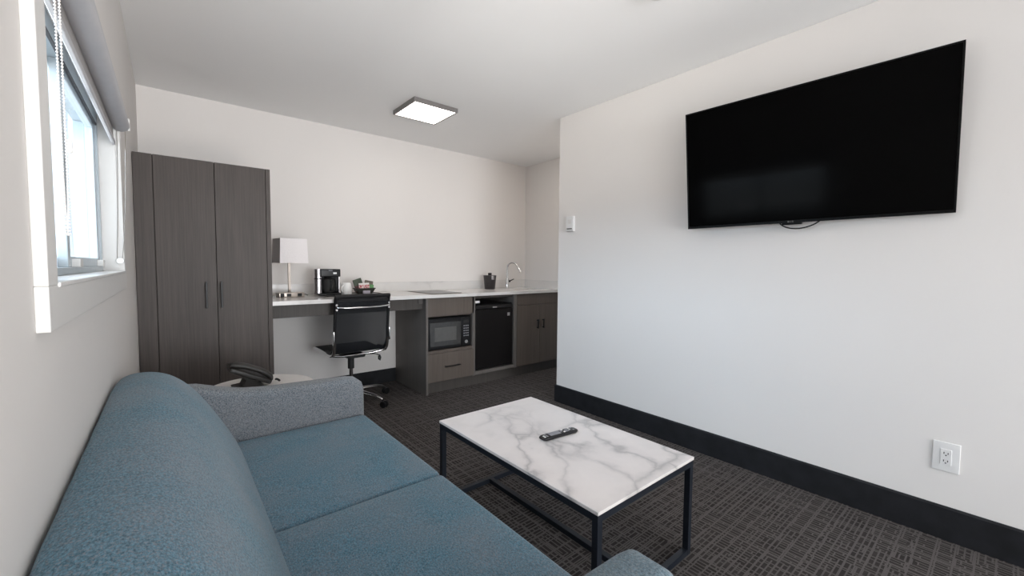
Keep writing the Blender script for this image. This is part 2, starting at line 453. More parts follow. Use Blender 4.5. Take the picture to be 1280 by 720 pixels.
# ------------------------------------------------------------------ ceiling fixtures
def ceiling_light(x, y, label, s=.19):
    c = thing('ceiling_light', label, 'ceiling light', (x, y, H))
    f = MB()
    for a in (0, 1):
        for sg in (-1, 1):
            if a == 0: f.box(sg * s - (.014 if sg > 0 else 0), sg * s + (.014 if sg < 0 else 0), -s, s, -.034, 0)
            else: f.box(-s + .014, s - .014, sg * s - (.014 if sg > 0 else 0), sg * s + (.014 if sg < 0 else 0), -.034, 0)
    f.build('light_frame', 'greymetal', c, smooth=False, bevel=.002)
    box(-s + .012, s - .012, -s + .012, s - .012, -.031, -.012).build('diffuser', 'emit', c, smooth=False)
    return c
ceiling_light(1.779, 3.09, 'square grey framed ceiling light glowing above the desk area')
sd = thing('smoke_detector', 'small white round detector at the top edge of the ceiling', 'smoke detector', (1.883, 1.075, H))
MB().lathe([(.03, -.032), (.045, -.03), (.056, -.018), (.058, 0)]).build('housing', 'white', sd)
MB().lathe([(.012, -.036), (.018, -.0335), (.018, -.030)]).build('sensor_cap', 'greymetal', sd)

# ------------------------------------------------------------------ wardrobe
wd = thing('wardrobe', 'tall dark grey oak wardrobe with two doors in the corner', 'wardrobe', (.34, 3.2, 0))
wy = 3.2; wz = 1.813
MB().box(.002, .662, wy + .022, YF - .002, .08, wz).box(.03, .66, wy + .06, YF - .01, 0, .08).build('carcass', 'wardrobe', wd, world=True, smooth=False)
box(.658, .684, wy - .002, YF - .002, 0, wz).build('side_panel', 'wardrobe', wd, world=True, smooth=False, bevel=.001)
box(.002, .087, wy, wy + .02, .08, wz).build('filler_panel', 'wardrobe', wd, world=True, smooth=False, bevel=.0012)
for (a, b, hx) in ((.0905, .3775, .323), (.381, .656, .400)):
    d = box(a, b, wy, wy + .02, .08, wz).build('door', 'wardrobe', wd, world=True, smooth=False, bevel=.0012)
    MB().box(hx - .005, hx + .005, wy - .032, wy - .022, .906, 1.071).box(hx - .004, hx + .004, wy - .024, wy, .918, .930).box(hx - .004, hx + .004, wy - .024, wy, 1.047, 1.059).build('handle', 'black', d, world=True, bevel=.0015)

# ------------------------------------------------------------------ counter run
YC = 3.346; CT = .917; CB = .888
SX0, SX1, SY0, SY1 = 3.24, 3.60, 3.46, 3.74
ct = thing('countertop', 'long white veined quartz counter along the far wall', 'countertop', (2.2, 3.68, CB))
c = MB()
for (a, b, y0, y1) in ((.686, SX0, YC - .02, YF - .002), (SX1, XS - .002, YC - .02, YF - .002), (SX0, SX1, YC - .02, SY0), (SX0, SX1, SY1, YF - .002)):
    c.box(a, b, y0, y1, CB, CT)
c.build('counter_slab', 'counter', ct, world=True, smooth=False)
MB().box(.686, XS - .002, YF - .016, YF - .002, CT, 1.012).box(XS - .016, XS - .002, YC - .02, YF - .016, CT, 1.012).build('backsplash', 'counter', ct, world=True, smooth=False, bevel=.001)
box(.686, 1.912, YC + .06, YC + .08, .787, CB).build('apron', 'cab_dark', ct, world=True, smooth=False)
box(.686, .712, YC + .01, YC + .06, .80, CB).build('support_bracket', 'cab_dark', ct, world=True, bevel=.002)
box(1.868, 1.910, YC + .050, YC + .058, .835, CB).build('support_bracket', 'cab_edge', ct, world=True, bevel=.002)
sk = thing('sink', 'steel undermount sink in the counter below the tap', 'sink', (3.42, 3.6, CB))
s = MB().box(SX0 - .01, SX0, SY0 - .01, SY1 + .01, .72, CB).box(SX1, SX1 + .01, SY0 - .01, SY1 + .01, .72, CB).box(SX0, SX1, SY0 - .01, SY0, .72, CB).box(SX0, SX1, SY1, SY1 + .01, .72, CB).box(SX0, SX1, SY0, SY1, .72, .73)
s.build('basin', 'steel', sk, world=True, smooth=False)
MB().cyl((3.42, 3.6, .73), (3.42, 3.6, .735), .04).build('drain', 'chrome', sk, world=True)

def hbar(x0, x1, z, y, parent):
    MB().box(x0, x1, y - .03, y - .02, z - .005, z + .005).box(x0 + .008, x0 + .018, y - .022, y, z - .004, z + .004).box(x1 - .018, x1 - .008, y - .022, y, z - .004, z + .004).build('handle', 'black', parent, world=True, bevel=.0015)
def vbar(x, z0, z1, y, parent):
    MB().box(x - .006, x + .006, y - .03, y - .02, z0, z1).box(x - .005, x + .005, y - .022, y, z0 + .006, z0 + .016).box(x - .005, x + .005, y - .022, y, z1 - .016, z1 - .006).build('handle', 'black', parent, world=True, bevel=.002)
# cabinet with microwave niche
c1 = thing('microwave_cabinet', 'base cabinet with an open microwave niche over a drawer', 'cabinet', (2.18, 3.67, 0))
x0, x1 = 1.914, 2.438
box(x0, x0 + .021, YC - .004, YF - .003, 0, CB - .001).build('end_panel', 'cab_edge', c1, world=True, smooth=False, bevel=.001)
box(x1 - .020, x1, YC + .0, YF - .013, .10, CB - .001).build('side_panel', 'cab_edge', c1, world=True, smooth=False, bevel=.001)
c = MB().box(x0 + .021, x1 - .02, YC + .02, YF - .003, .36, .40).box(x0 + .021, x1 - .02, YC + .02, YF - .003, .71, .73).box(x0 + .021, x1 - .02, YF - .03, YF - .013, .40, .71)
c.box(x0 + .021, x1 - .02, YC + .03, YF - .02, .10, .36).box(x0 + .021, x1 - .02, YC + .03, YF - .02, .73, CB - .002)
c.build('carcass', 'cab', c1, world=True, smooth=False)
box(x0 + .0225, x1 - .003, YC, YC + .02, .722, CB - .004).build('top_panel', 'cab', c1, world=True, smooth=False, bevel=.001)
MB().box(x0 + .0225, x1 - .022, YC, YC + .02, .374, .400).build('rail', 'cab', c1, world=True, smooth=False, bevel=.001)
d = box(x0 + .0225, x1 - .003, YC - .001, YC + .019, .108, .371).build('drawer', 'cab', c1, world=True, smooth=False, bevel=.001)
hbar(2.100, 2.268, .243, YC - .001, d)
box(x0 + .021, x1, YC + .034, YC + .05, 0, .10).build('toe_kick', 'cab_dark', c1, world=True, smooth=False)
# fridge bay
c2 = thing('fridge_surround', 'open oak surround holding the black fridge under the counter', 'cabinet', (2.7, 3.67, 0))
x0, x1 = 2.4395, 2.985
box(x0, x0 + .012, YC, YF - .003, .10, CB - .001).build('side_panel', 'cab_edge', c2, world=True, smooth=False, bevel=.001)
box(x1 - .040, x1, YC, YF - .003, .10, CB - .001).build('side_panel', 'cab_edge', c2, world=True, smooth=False, bevel=.001)
box(x0 + .012, x1 - .04, YC, YF - .013, .105, .137).build('bottom_shelf', 'cab_edge', c2, world=True, smooth=False, bevel=.001)
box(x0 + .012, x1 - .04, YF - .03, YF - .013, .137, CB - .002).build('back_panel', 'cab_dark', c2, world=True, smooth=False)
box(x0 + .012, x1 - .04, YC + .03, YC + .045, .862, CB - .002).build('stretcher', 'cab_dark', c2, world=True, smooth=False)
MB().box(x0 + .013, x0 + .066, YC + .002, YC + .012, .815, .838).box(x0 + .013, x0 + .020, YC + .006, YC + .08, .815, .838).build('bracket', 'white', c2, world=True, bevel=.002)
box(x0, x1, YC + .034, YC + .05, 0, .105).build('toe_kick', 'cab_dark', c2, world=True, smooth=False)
# sink cabinet
c3 = thing('sink_cabinet', 'taupe oak double door cabinet under the sink', 'cabinet', (3.33, 3.67, 0))
x0, x1 = 2.9865, XS - .003
c = MB().box(x0, x0 + .018, YC + .02, YF - .003, .10, CB - .002).box(x1 - .018, x1, YC + .02, YF - .003, .10, CB - .002).box(x0 + .018, x1 - .018, YC + .02, YF - .003, .10, .12).box(x0 + .018, x1 - .018, YC + .022, YC + .036, .12, .70)
c.build('carcass', 'cab', c3, world=True, smooth=False)
box(x0 + .003, x1 - .002, YC, YC + .02, .766, CB - .004).build('top_panel', 'cab', c3, world=True, smooth=False, bevel=.001)
for a, b, hx in ((x0 + .003, 3.3205, 3.281), (3.3235, x1 - .002, 3.364)):
    d = box(a, b, YC, YC + .02, .108, .762).build('door', 'cab', c3, world=True, smooth=False, bevel=.001)
    vbar(hx, .495, .598, YC, d)
box(x0, x1, YC + .034, YC + .05, 0, .10).build('toe_kick', 'cab_dark', c3, world=True, smooth=False)

# microwave
mx0, mx1, my, mz0, mz1 = 1.940, 2.405, YC + .012, .404, .694
mwv = thing('microwave', 'black microwave oven set in the cabinet niche', 'microwave', (2.17, my, .4))
MB().box(mx0, mx1, my + .02, my + .34, mz0, mz1).box(mx0 + .03, mx0 + .06, my + .05, my + .08, .4005, mz0).box(mx1 - .06, mx1 - .03, my + .05, my + .08, .4005, mz0).build('housing', 'black', mwv, world=True, bevel=.004)
d = box(mx0 + .002, mx1 - .105, my, my + .02, mz0 + .004, mz1 - .004).build('door', 'black', mwv, world=True, bevel=.004)
box(mx0 + .022, mx1 - .112, my - .003, my + .001, mz0 + .03, mz1 - .04).build('door_glass', 'mwglass', d, world=True, bevel=.002)
box(mx0 + .066, mx1 - .165, my - .005, my - .002, mz0 + .075, mz1 - .085).build('window', 'mwwin', d, world=True, bevel=.002)
p = box(mx1 - .103, mx1 - .002, my, my + .02, mz0 + .004, mz1 - .004).build('control_panel', 'black', mwv, world=True, bevel=.004)
box(mx1 - .085, mx1 - .02, my - .002, my + .001, mz1 - .06, mz1 - .035).build('display', 'mwglass', p, world=True)
for r in range(5):
    for k in range(3):
        b = box(mx1 - .082 + k * .022, mx1 - .068 + k * .022, my - .002, my + .001, mz1 - .095 - r * .024, mz1 - .085 - r * .024)
        b.build('button', 'btn', p, world=True)
MB().cyl((mx1 - .052, my - .006, mz0 + .045), (mx1 - .052, my + .001, mz0 + .045), .016, 20).build('knob', 'badge', p, world=True)

# mini fridge
fx0, fx1, fy, fz0, fz1 = 2.462, 2.934, YC + .008, .1405, .800
fg = thing('mini_fridge', 'black mini fridge under the counter', 'fridge', (2.7, fy, fz0))
MB().box(fx0 + .004, fx1 - .004, fy + .05, fy + .52, fz0 + .012, fz1).box(fx0 + .03, fx0 + .07, fy + .08, fy + .12, fz0 - .003, fz0 + .012).box(fx1 - .07, fx1 - .03, fy + .08, fy + .12, fz0 - .003, fz0 + .012).build('body', 'fridge', fg, world=True, bevel=.004)
d = box(fx0, fx1, fy, fy + .045, fz0 + .012, fz1 - .052).build('door', 'fridge', fg, world=True, bevel=.006)
q = MB().prism([(fy - .004, fz1 - .048), (fy + .045, fz1 - .048), (fy + .045, fz1 - .002), (fy + .02, fz1 - .002), (fy + .002, fz1 - .016)], 'x', fx0, fx1)
q.build('door_cap', 'black', d, world=True, bevel=.004)
box(2.668, 2.722, fy - .007, fy - .002, fz1 - .042, fz1 - .031).build('badge', 'badge', d, world=True, bevel=.002)
box(2.862, 2.895, fy - .002, fy + .001, fz1 - .135, fz1 - .102).build('sticker', 'badge', d, world=True)

# cooktop
ck = thing('cooktop', 'thin black glass cooktop lying flush on the counter', 'cooktop', (2.17, 3.63, CT))
box(2.00, 2.33, 3.40, 3.88, CT + .001, CT + .006).build('glass_plate', 'screen', ck, world=True, bevel=.002)
box(1.996, 2.334, 3.396, 3.884, CT, CT + .0025).build('trim_frame', 'nickel', ck, world=True)

# ice bucket
ib = thing('ice_bucket', 'dark brown tapered ice bucket on the counter beside the tap', 'ice bucket', (2.985, 3.83, CT))
MB().lathe([(.056, 0), (.060, .004), (.074, .148), (.076, .156), (.072, .158), (.070, .150), (.055, .012)], n=36).build('bucket', 'ice', ib)
MB().lathe([(.069, .148), (.069, .154), (.03, .160), (.01, .161)], n=36).build('lid', 'ice', ib)
MB().rbox((0, 0, .173), (.022, .010, .014), .006, 2).build('lid_handle', 'black', ib)
MB().rbox((-.01, -.071, .133), (.018, .006, .024), .005, 2, mat4=Matrix.Rotation(.0, 4, 'X')).build('clip', 'steel', ib)

# tap
tp = thing('faucet', 'tall chrome gooseneck tap behind the sink', 'tap', (3.262, 3.855, CT))
MB().lathe([(.027, 0), (.027, .006), (.022, .01), (.021, .115), (.017, .12), (.013, .124)], n=28).build('tap_body', 'chrome', tp)
pts = [(0, 0, .12), (0, 0, .20), (0, 0, .245)]
R = .062
for k in range(1, 13):
    a = PI * k / 12 * .88
    pts.append((R * .45 * (1 - math.cos(a)), -R * (1 - math.cos(a)), .245 + R * math.sin(a)))
e = Vector(pts[-1]); dd = (Vector(pts[-1]) - Vector(pts[-2])).normalized()
pts.append(e + dd * .03)
MB().tube(pts, .0105, 14).build('spout', 'chrome', tp)
MB().tube([e + dd * .02, e + dd * .032, e + dd * .085], [.011, .0145, .0145], 16).build('spray_head', 'chrome', tp)
MB().cyl((.018, 0, .085), (.042, 0, .085), .013, 18).tube([(.040, 0, .085), (.05, -.012, .095), (.07, -.04, .112)], [.006, .006, .005], 10).build('lever', 'black', tp)

# desk lamp
lp = thing('desk_lamp', 'desk lamp with white rectangular shade beside the wardrobe', 'lamp', (.905, 3.735, CT), .09)
MB().rbox((-.005, 0, .019), (.094, .05, .019), .004, 2).build('base', 'nickel', lp)
for x in (-.028, .052):
    MB().box(x - .016, x + .016, -.0535, -.049, .007, .031).build('socket', 'black', lp, bevel=.002)
MB().box(-.092, -.062, -.052, -.04, .004, .034).build('switch', 'black', lp, bevel=.002)
MB().cyl((-.01, 0, .038), (-.01, 0, .06), .014, 20, .009).box(-.019, -.001, -.009, .009, .06, .30).build('pole', 'nickel', lp, bevel=.001)
def frust(zb, zt, wb, wt, db, dt, th):
    b = MB()
    def ring(w, d, z): return [(-w, -d, z), (w, -d, z), (w, d, z), (-w, d, z)]
    R = [ring(wb, db, zb), ring(wt, dt, zt), ring(wt - th, dt - th, zt), ring(wb - th, db - th, zb), ring(wb, db, zb)]
    return b.ring_loft(R, True, False)
frust(.276, .470, .105, .098, .105, .098, .003).build('lamp_shade', 'shade', lp, smooth=False)
MB().box(-.1, .1, -.003, .003, .465, .468).cyl((-.01, 0, .30), (-.01, 0, .46), .004, 10).build('shade_support', 'nickel', lp)
MB().lathe([(.012, .30), (.02, .33), (.03, .37), (.022, .40), (.006, .41)], (-.01, 0, 0), 20).build('bulb', 'white', lp)
MB().tube(bez((.09, .0, .012), (.12, .02, .03), (.15, .05, .0), (.16, .10, .004), 14), .003, 8).build('cord', 'blackmatte', lp)

# tray with coffee things
TZ = CT
ty = thing('serving_tray', 'thin black tray under the coffee maker and cup', 'tray', (1.385, 3.73, TZ))
MB().rbox((0, 0, .004), (.235, .13, .004), .0035, 4).build('tray_base', 'tray', ty)
b = MB(); pl = [(-.235, -.13), (.235, -.13), (.235, .13), (-.235, .13)]
for i in range(4):
    a, c = pl[i], pl[(i + 1) % 4]
    b.box(min(a[0], c[0]) - .002, max(a[0], c[0]) + .002, min(a[1], c[1]) - .002, max(a[1], c[1]) + .002, .006, .013)
b.build('tray_rim', 'tray', ty, bevel=.001)
TT = TZ + .0085
cm = thing('coffee_maker', 'black and steel coffee maker on the black tray', 'coffee maker', (1.172, 3.745, TT), -.02)
MB().rbox((.02, 0, .008), (.088, .085, .008), .005, 2).build('base', 'black', cm)
MB().rbox((.02, .055, .118), (.085, .032, .102), .008, 2).build('rear_housing', 'black', cm)
MB().rbox((.025, -.01, .187), (.080, .075, .033), .008, 2).build('brew_head', 'black', cm)
MB().cyl((-.062, -.035, .014), (-.062, -.035, .221), .032, 28).build('water_tank', 'steel', cm, bevel=.003)
MB().cyl((-.062, -.035, .134), (-.062, -.035, .141), .0328, 28).build('tank_band', 'black', cm)
MB().lathe([(.040, .0), (.044, .004), (.050, .06), (.050, .115), (.042, .122), (.01, .124)], (.022, -.03, .018), 30).build('carafe', 'blackmatte', cm)
MB().tube([(.022, -.078, .128), (.022, -.10, .12), (.022, -.10, .05), (.022, -.082, .045)], .006, 8).build('carafe_handle', 'black', cm)
MB().cyl((.022, -.02, .142), (.022, -.02, .155), .03, 20, .022).build('spout', 'blackmatte', cm)
box(.094, .102, -.06, .07, .016, .218).build('trim_strip', 'steel', cm, bevel=.002)
box(.045, .072, -.0875, -.084, .178, .192).build('button', 'badge', cm, bevel=.001)
box(.008, .038, -.0875, -.084, .205, .211).build('badge', 'btn', cm)
mg = thing('mug', 'white mug turned upside down beside the coffee maker', 'mug', (1.345, 3.735, TT), .5)
MB().lathe([(.045, 0), (.046, .003), (.045, .05), (.039, .092), (.033, .099), (.01, .1)], n=32).build('cup', 'ceramic', mg)
MB().tube(bez((-.037, -.005, .075), (-.072, -.012, .08), (-.075, -.012, .02), (-.039, -.005, .018), 12), .006, 10).build('handle', 'ceramic', mg)
bk = thing('snack_basket', 'small dark basket of drink packets on the tray', 'basket', (1.505, 3.74, TT))
b = MB()
def rr4(w, d, z): return [(-w, -d, z), (w, -d, z), (w, d, z), (-w, d, z)]
b.ring_loft([rr4(.06, .035, .0), rr4(.085, .05, .045), rr4(.082, .047, .045), rr4(.058, .033, .004)], True, True)
b.build('basket_bowl', 'basket', bk, smooth=False)
b = MB()
for i in range(4):
    a = rr4(.085, .05, .046)[i]; c = rr4(.085, .05, .046)[(i + 1) % 4]; b.tube([a, c], .0035, 8)
b.build('rim', 'basket', bk)
def packet(x, y, z, w, h, th, rx, ry, rz, mat, label):
    o = MB().rbox((0, 0, h / 2), (w / 2, th / 2, h / 2), th * .45, 3).build('drink_packet', mat)
    o.location = (x, y, z); o.rotation_euler = (rx, ry, rz)
    tag(o, label, 'packet', 'drink packets in the basket')
packet(1.478, 3.765, TT + .036, .082, .098, .011, -.12, -.30, .1, 'sage', 'dark green drink packet tilted left at the back of the basket')
packet(1.548, 3.768, TT + .030, .078, .085, .011, -.12, .20, 0, 'brown', 'grey brown drink packet leaning right behind the green one')
packet(1.508, 3.738, TT + .018, .098, .076, .012, -.15, -.04, .05, 'redwhite', 'red and white tea packet at the front of the basket')
packet(1.562, 3.742, TT + .014, .052, .066, .010, -.15, .12, -.1, 'green', 'bright green packet at the right of the basket')
packet(1.448, 3.738, TT + .008, .032, .062, .012, -.1, -.15, .3, 'maroon', 'dark maroon packet at the left end of the basket')
o = MB().rbox((0, 0, .014), (.032, .006, .014), .004, 3).build('sweetener_packet', 'lilac'); o.location = (1.505, 3.684, TT); o.rotation_euler = (.1, 0, 0)
tag(o, 'small pale lilac packet standing in front of the snack basket', 'packet')

# ------------------------------------------------------------------ office chair
ch = thing('office_chair', 'black sling office chair with chrome frame pulled to the desk', 'office chair', (1.325, 3.575, 0), .05)
prof_seat = [(.245, .452), (.235, .470), (.20, .480), (.08, .476), (-.06, .470), (-.14, .468), (-.175, .475)]
prof_back = [(-.175, .475), (-.205, .495), (-.225, .53), (-.236, .58), (-.245, .66), (-.253, .75), (-.262, .84), (-.272, .915), (-.278, .935)]
def ribbon(prof, w, th):
    b = MB(); rings = []
    n = len(prof)
    for i, (y, z) in enumerate(prof):
        d = Vector((prof[min(i + 1, n - 1)][0] - prof[max(i - 1, 0)][0], prof[min(i + 1, n - 1)][1] - prof[max(i - 1, 0)][1])).normalized()
        nx = Vector((-d.y, d.x)) * th / 2
        rings.append([(-w, y - nx.x, z - nx.y), (w, y - nx.x, z - nx.y), (w, y + nx.x, z + nx.y), (-w, y + nx.x, z + nx.y)])
    return b.ring_loft(rings)
ribbon(prof_seat, .215, .010).build('seat', 'leather', ch)
ribbon(prof_back, .207, .005).build('backrest', 'meshback', ch)
MB().tube([(-.222, -.280, .935), (.222, -.280, .935)], .015, 14).build('top_roll', 'leather', ch)
MB().box(-.207, .207, -.281, -.264, .893, .910).build('top_band', 'leather', ch, bevel=.004)
for sx in (-1, 1):
    x = sx * .217
    MB().tube([(x, y, z) for y, z in prof_back[3:]], .0115, 10).build('back_rail', 'black', ch)
    MB().tube([(x, y, z - .012) for y, z in prof_seat[1:6]] + [(x, -.195, .470), (x, -.222, .495), (x, -.236, .535), (x, -.241, .58)], .013, 10).build('seat_rail', 'chrome', ch)
    MB().tube([(x, y, z + .012) for y, z in prof_seat[4:] + prof_back[1:3]], .0125, 10).build('rail_sleeve', 'black', ch)
    MB().rbox((sx * .228, -.249, .612), (.007, .014, .055), .006, 3).build('arm_bracket', 'chrome', ch)
    for z in (.872, .835):
        MB().cyl((sx * .213, -.285, z), (sx * .213, -.268, z), .008, 12).build('bolt', 'chrome', ch)
MB().tube([(-.213, -.272, .866), (-.210, -.294, .852), (-.12, -.308, .846), (0, -.311, .845), (.12, -.308, .846), (.210, -.294, .852), (.213, -.272, .866)], .0085, 10).build('cross_bar', 'chrome', ch)
for y in (.12, -.17):
    MB().tube([(-.215, y, .460 if y < 0 else .468), (-.12, y * .8, .440), (.12, y * .8, .440), (.215, y, .460 if y < 0 else .468)], .010, 10).build('under_bar', 'chrome', ch)
MB().rbox((0, -.01, .425), (.075, .12, .016), .01, 3).build('tilt_mechanism', 'blackmatte', ch)
MB().tube([(.06, -.06, .425), (.17, -.11, .42), (.20, -.125, .405)], .0045, 8).tube([(.198, -.124, .41), (.206, -.130, .385), (.200, -.128, .362), (.193, -.122, .372), (.194, -.122, .40)], .007, 8).build('lever', 'blackmatte', ch)
MB().cyl((0, 0, .30), (0, 0, .412), .026, 20).build('column_cover', 'blackmatte', ch)
MB().cyl((0, 0, .10), (0, 0, .31), .015, 20).build('gas_column', 'chrome', ch)
MB().lathe([(.03, .072), (.036, .08), (.036, .115), (.024, .125)]).build('hub', 'chrome', ch)
def arm_and_caster(k):
    a = math.radians(-63) + k * 2 * PI / 5
    dx, dy = math.cos(a), math.sin(a)
    pts = [(dx * r, dy * r, z) for r, z in ((.02, .10), (.12, .102), (.24, .092), (.30, .078), (.325, .066))]
    MB().tube(pts, [.019, .017, .014, .012, .010], 12).build('base_arm', 'chrome', ch)
    cx, cy = dx * .325, dy * .325
    c = MB().tube([(cx, cy, .028), (cx, cy, .062)], .006, 8)
    px, py = -dy, dx
    cxx, cyy = cx + dx * .016, cy + dy * .016
    for s in (-1, 1):
        c.cyl((cxx + px * s * .006, cyy + py * s * .006, .028), (cxx + px * s * .024, cyy + py * s * .024, .028), .028, 20)
    c.build('caster', 'black', ch, bevel=.003)
for k in range(5): arm_and_caster(k)

# ------------------------------------------------------------------ end table and phone
et = thing('end_table', 'round white end table behind the far sofa arm', 'side table', (.495, 2.455, 0))
MB().lathe([(.235, .530), (.247, .533), (.25, .540), (.25, .548), (.248, .55)], n=64).build('table_top', 'whitelam', et)
MB().cyl((0, 0, .02), (0, 0, .531), .025).build('stem', 'navy', et)
MB().lathe([(.17, 0), (.17, .008), (.16, .014), (.03, .022)], n=48).build('base', 'navy', et)
EZ = .55
ph = thing('desk_phone', 'dark desk phone with handset on the round end table', 'telephone', (.452, 2.50, EZ))
tilt = Matrix.Translation((.0, 0, .066)) @ Matrix.Rotation(math.radians(27), 4, 'Y')
MB().rbox((0, .0, 0), (.100, .08, .013), .010, 5, mat4=tilt).build('phone_body', 'phone', ph)
MB().prism([(-.075, .0), (.06, 0), (.055, .008), (.035, .035), (.09, .024), (.05, .045), (-.02, .075), (-.045, .078), (-.022, .045), (-.035, .012), (-.075, .008)], 'y', -.055, .055).build('phone_stand', 'phone', ph, smooth=False, bevel=.003)
hb = MB(); rings = []
hp = [(-.108, .004, .008), (-.104, .010, .018), (-.085, .017, .0215), (-.04, .026, .0195), (.02, .028, .0185), (.065, .022, .020), (.090, .012, .0215), (.102, .004, .012)]
for i, (x, z, r) in enumerate(hp):
    rings.append([tilt @ Vector((x, -.05 + 1.25 * r * math.cos(2 * PI * k / 14), z + .010 + r * .8 * math.sin(2 * PI * k / 14))) for k in range(14)])
hb.ring_loft(rings).build('handset', 'phone', ph)
kp = MB()
for r in range(4):
    for k in range(3):
        kp.box(-.02 + r * .024, -.004 + r * .024, .005 + k * .022, .021 + k * .022, .012, .016, tilt)
kp.build('keypad', 'btn', ph, bevel=.001)
cc = []
for k in range(161):
    u = k / 160; a = u * 2 * PI * 20
    cc.append((.112 + .025 * u + .0045 * math.cos(a), -.06 + .05 * u + .02 * math.sin(PI * u), .030 + .004 * math.sin(a) - .022 * u + .0))
MB().tube(cc, .0016, 6).build('coiled_cord', 'blackmatte', ph)

# ------------------------------------------------------------------ sofa
sf = thing('sofa', 'blue tweed two seat sofa under the window', 'sofa', (.45, 1.232, 0))
SY0_, SY1_ = .474, 1.99
MB().box(.03, .835, .40, 2.065, .13, .30).build('base', 'sofaarm', sf, world=True, bevel=.02, seg=3)
for x in (.08, .80):
    for y in (.42, 2.04):
        MB().cyl((x, y, 0), (x, y, .135), .018, 16, .026).build('leg', 'blackmatte', sf, world=True)
# back bolster: cross-section lofted along y, closing in at the ends
cs = [(.004, .40), (.002, .60), (.001, .74), (.002, .795), (.010, .812), (.050, .818), (.095, .814), (.135, .800), (.175, .768), (.213, .722), (.249, .664), (.284, .598), (.313, .54), (.338, .485), (.354, .44), (.357, .36), (.18, .30), (.03, .30)]
def smooth_poly(p, it=2):
    for _ in range(it):
        q = []
        for i in range(len(p)):
            a, b = p[i], p[(i + 1) % len(p)]
            q += [(.75 * a[0] + .25 * b[0], .75 * a[1] + .25 * b[1]), (.25 * a[0] + .75 * b[0], .25 * a[1] + .75 * b[1])]
        p = q
    return p
cs = smooth_poly(cs, 2)
rings = []
L0, L1 = .40, 2.045
ccx, ccz = .12, .50
ends = [(0, .55), (.006, .72), (.018, .81), (.04, .87), (.075, .915), (.12, .95), (.18, .975), (.26, .99), (.38, 1.0)]
seq = [(L0 + d, k) for d, k in ends] + [(L0 + .38 + (L1 - L0 - .76) * i / 20, 1 + .001 * math.sin(i * 1.7)) for i in range(1, 20)] + [(L1 - d, k) for d, k in reversed(ends)]
for y, k in seq:
    rings.append([(max(.001, ccx + (x - ccx) * (k * .4 + .6) + max(0, ccx - x) * min(.6, (1 - k) * 2.2)), y, ccz + (z - ccz) * k) for x, z in cs])
MB().ring_loft(rings).build('back_cushion', 'sofa', sf, world=True, angle=80)
# arms
armp = [(.02, .14), (.02, .70), (.10, .715), (.219, .700), (.285, .679), (.368, .657), (.457, .647), (.552, .644), (.689, .640), (.80, .635), (.838, .628), (.860, .610), (.869, .58), (.870, .50), (.868, .14)]
def arm(y0, y1):
    r = .024; b = MB(); rg = []
    cx = .45; cz = .40
    for y, ins in ((y0, r), (y0 + .003, r * .62), (y0 + .009, r * .28), (y0 + .018, r * .07), (y0 + r + .004, 0), (y1 - r - .004, 0), (y1 - .018, r * .07), (y1 - .009, r * .28), (y1 - .003, r * .62), (y1, r)):
        pts = []
        n = len(armp)
        for i, (x, z) in enumerate(armp):
            a = Vector(armp[i - 1]); c_ = Vector(armp[(i + 1) % n]); d = (c_ - a).normalized(); nn = Vector((-d.y, d.x))
            if nn.dot(Vector((cx, cz)) - Vector((x, z))) < 0: nn = -nn
            pts.append((x + nn.x * ins, y, z + nn.y * ins))
        rg.append(pts)
    return b.ring_loft(rg)
arm(1.992, 2.100).build('arm', 'sofaarm', sf, world=True, angle=75)
arm(.364, .472).build('arm', 'sofaarmnear', sf, world=True, angle=75)
for y0, y1 in ((SY0_ + .002, 1.2455), (1.2475, SY1_ - .002)):
    MB().rbox(((.24 + .866) / 2, (y0 + y1) / 2, .382), ((.866 - .24) / 2, (y1 - y0) / 2, .078), .022, 14, crown=.010).build('seat_cushion', 'sofa', sf, world=True, angle=80)

# ------------------------------------------------------------------ coffee table
X0, X1, Y0, Y1 = 1.167, 1.783, .798, 1.794
TH = .409
tb = thing('coffee_table', 'marble topped coffee table with dark metal frame', 'coffee table', (1.475, 1.296, 0))
box(X0, X1, Y0, Y1, TH - .012, TH).build('table_top', 'table_top', tb, world=True, smooth=False, bevel=.0012)
g = .024
f = MB().box(X0 + .002, X1 - .002, Y0 + .002, Y0 + .002 + g, TH - .037, TH - .012).box(X0 + .002, X1 - .002, Y1 - .002 - g, Y1 - .002, TH - .037, TH - .012)
f.box(X0 + .002, X0 + .002 + g, Y0 + g, Y1 - g, TH - .037, TH - .012).box(X1 - .002 - g, X1 - .002, Y0 + g, Y1 - g, TH - .037, TH - .012)
f.build('top_frame', 'navy', tb, world=True, smooth=False)
for x in (X0 + .002, X1 - .002 - g):
    for y in (Y0 + .002, Y1 - .002 - g):
        box(x, x + g, y, y + g, .0, TH - .037).build('leg', 'navy', tb, world=True, smooth=False, bevel=.001)
for y in (Y0 + .002, Y1 - .002 - g):
    box(X0 + .002 + g, X1 - .002 - g, y, y + g, 0, g).build('foot_rail', 'navy', tb, world=True, smooth=False, bevel=.001)
xm = (X0 + X1) / 2
box(xm - g / 2, xm + g / 2, Y0 + .002 + g, Y1 - .002 - g, 0, g).build('stretcher', 'navy', tb, world=True, smooth=False, bevel=.001)

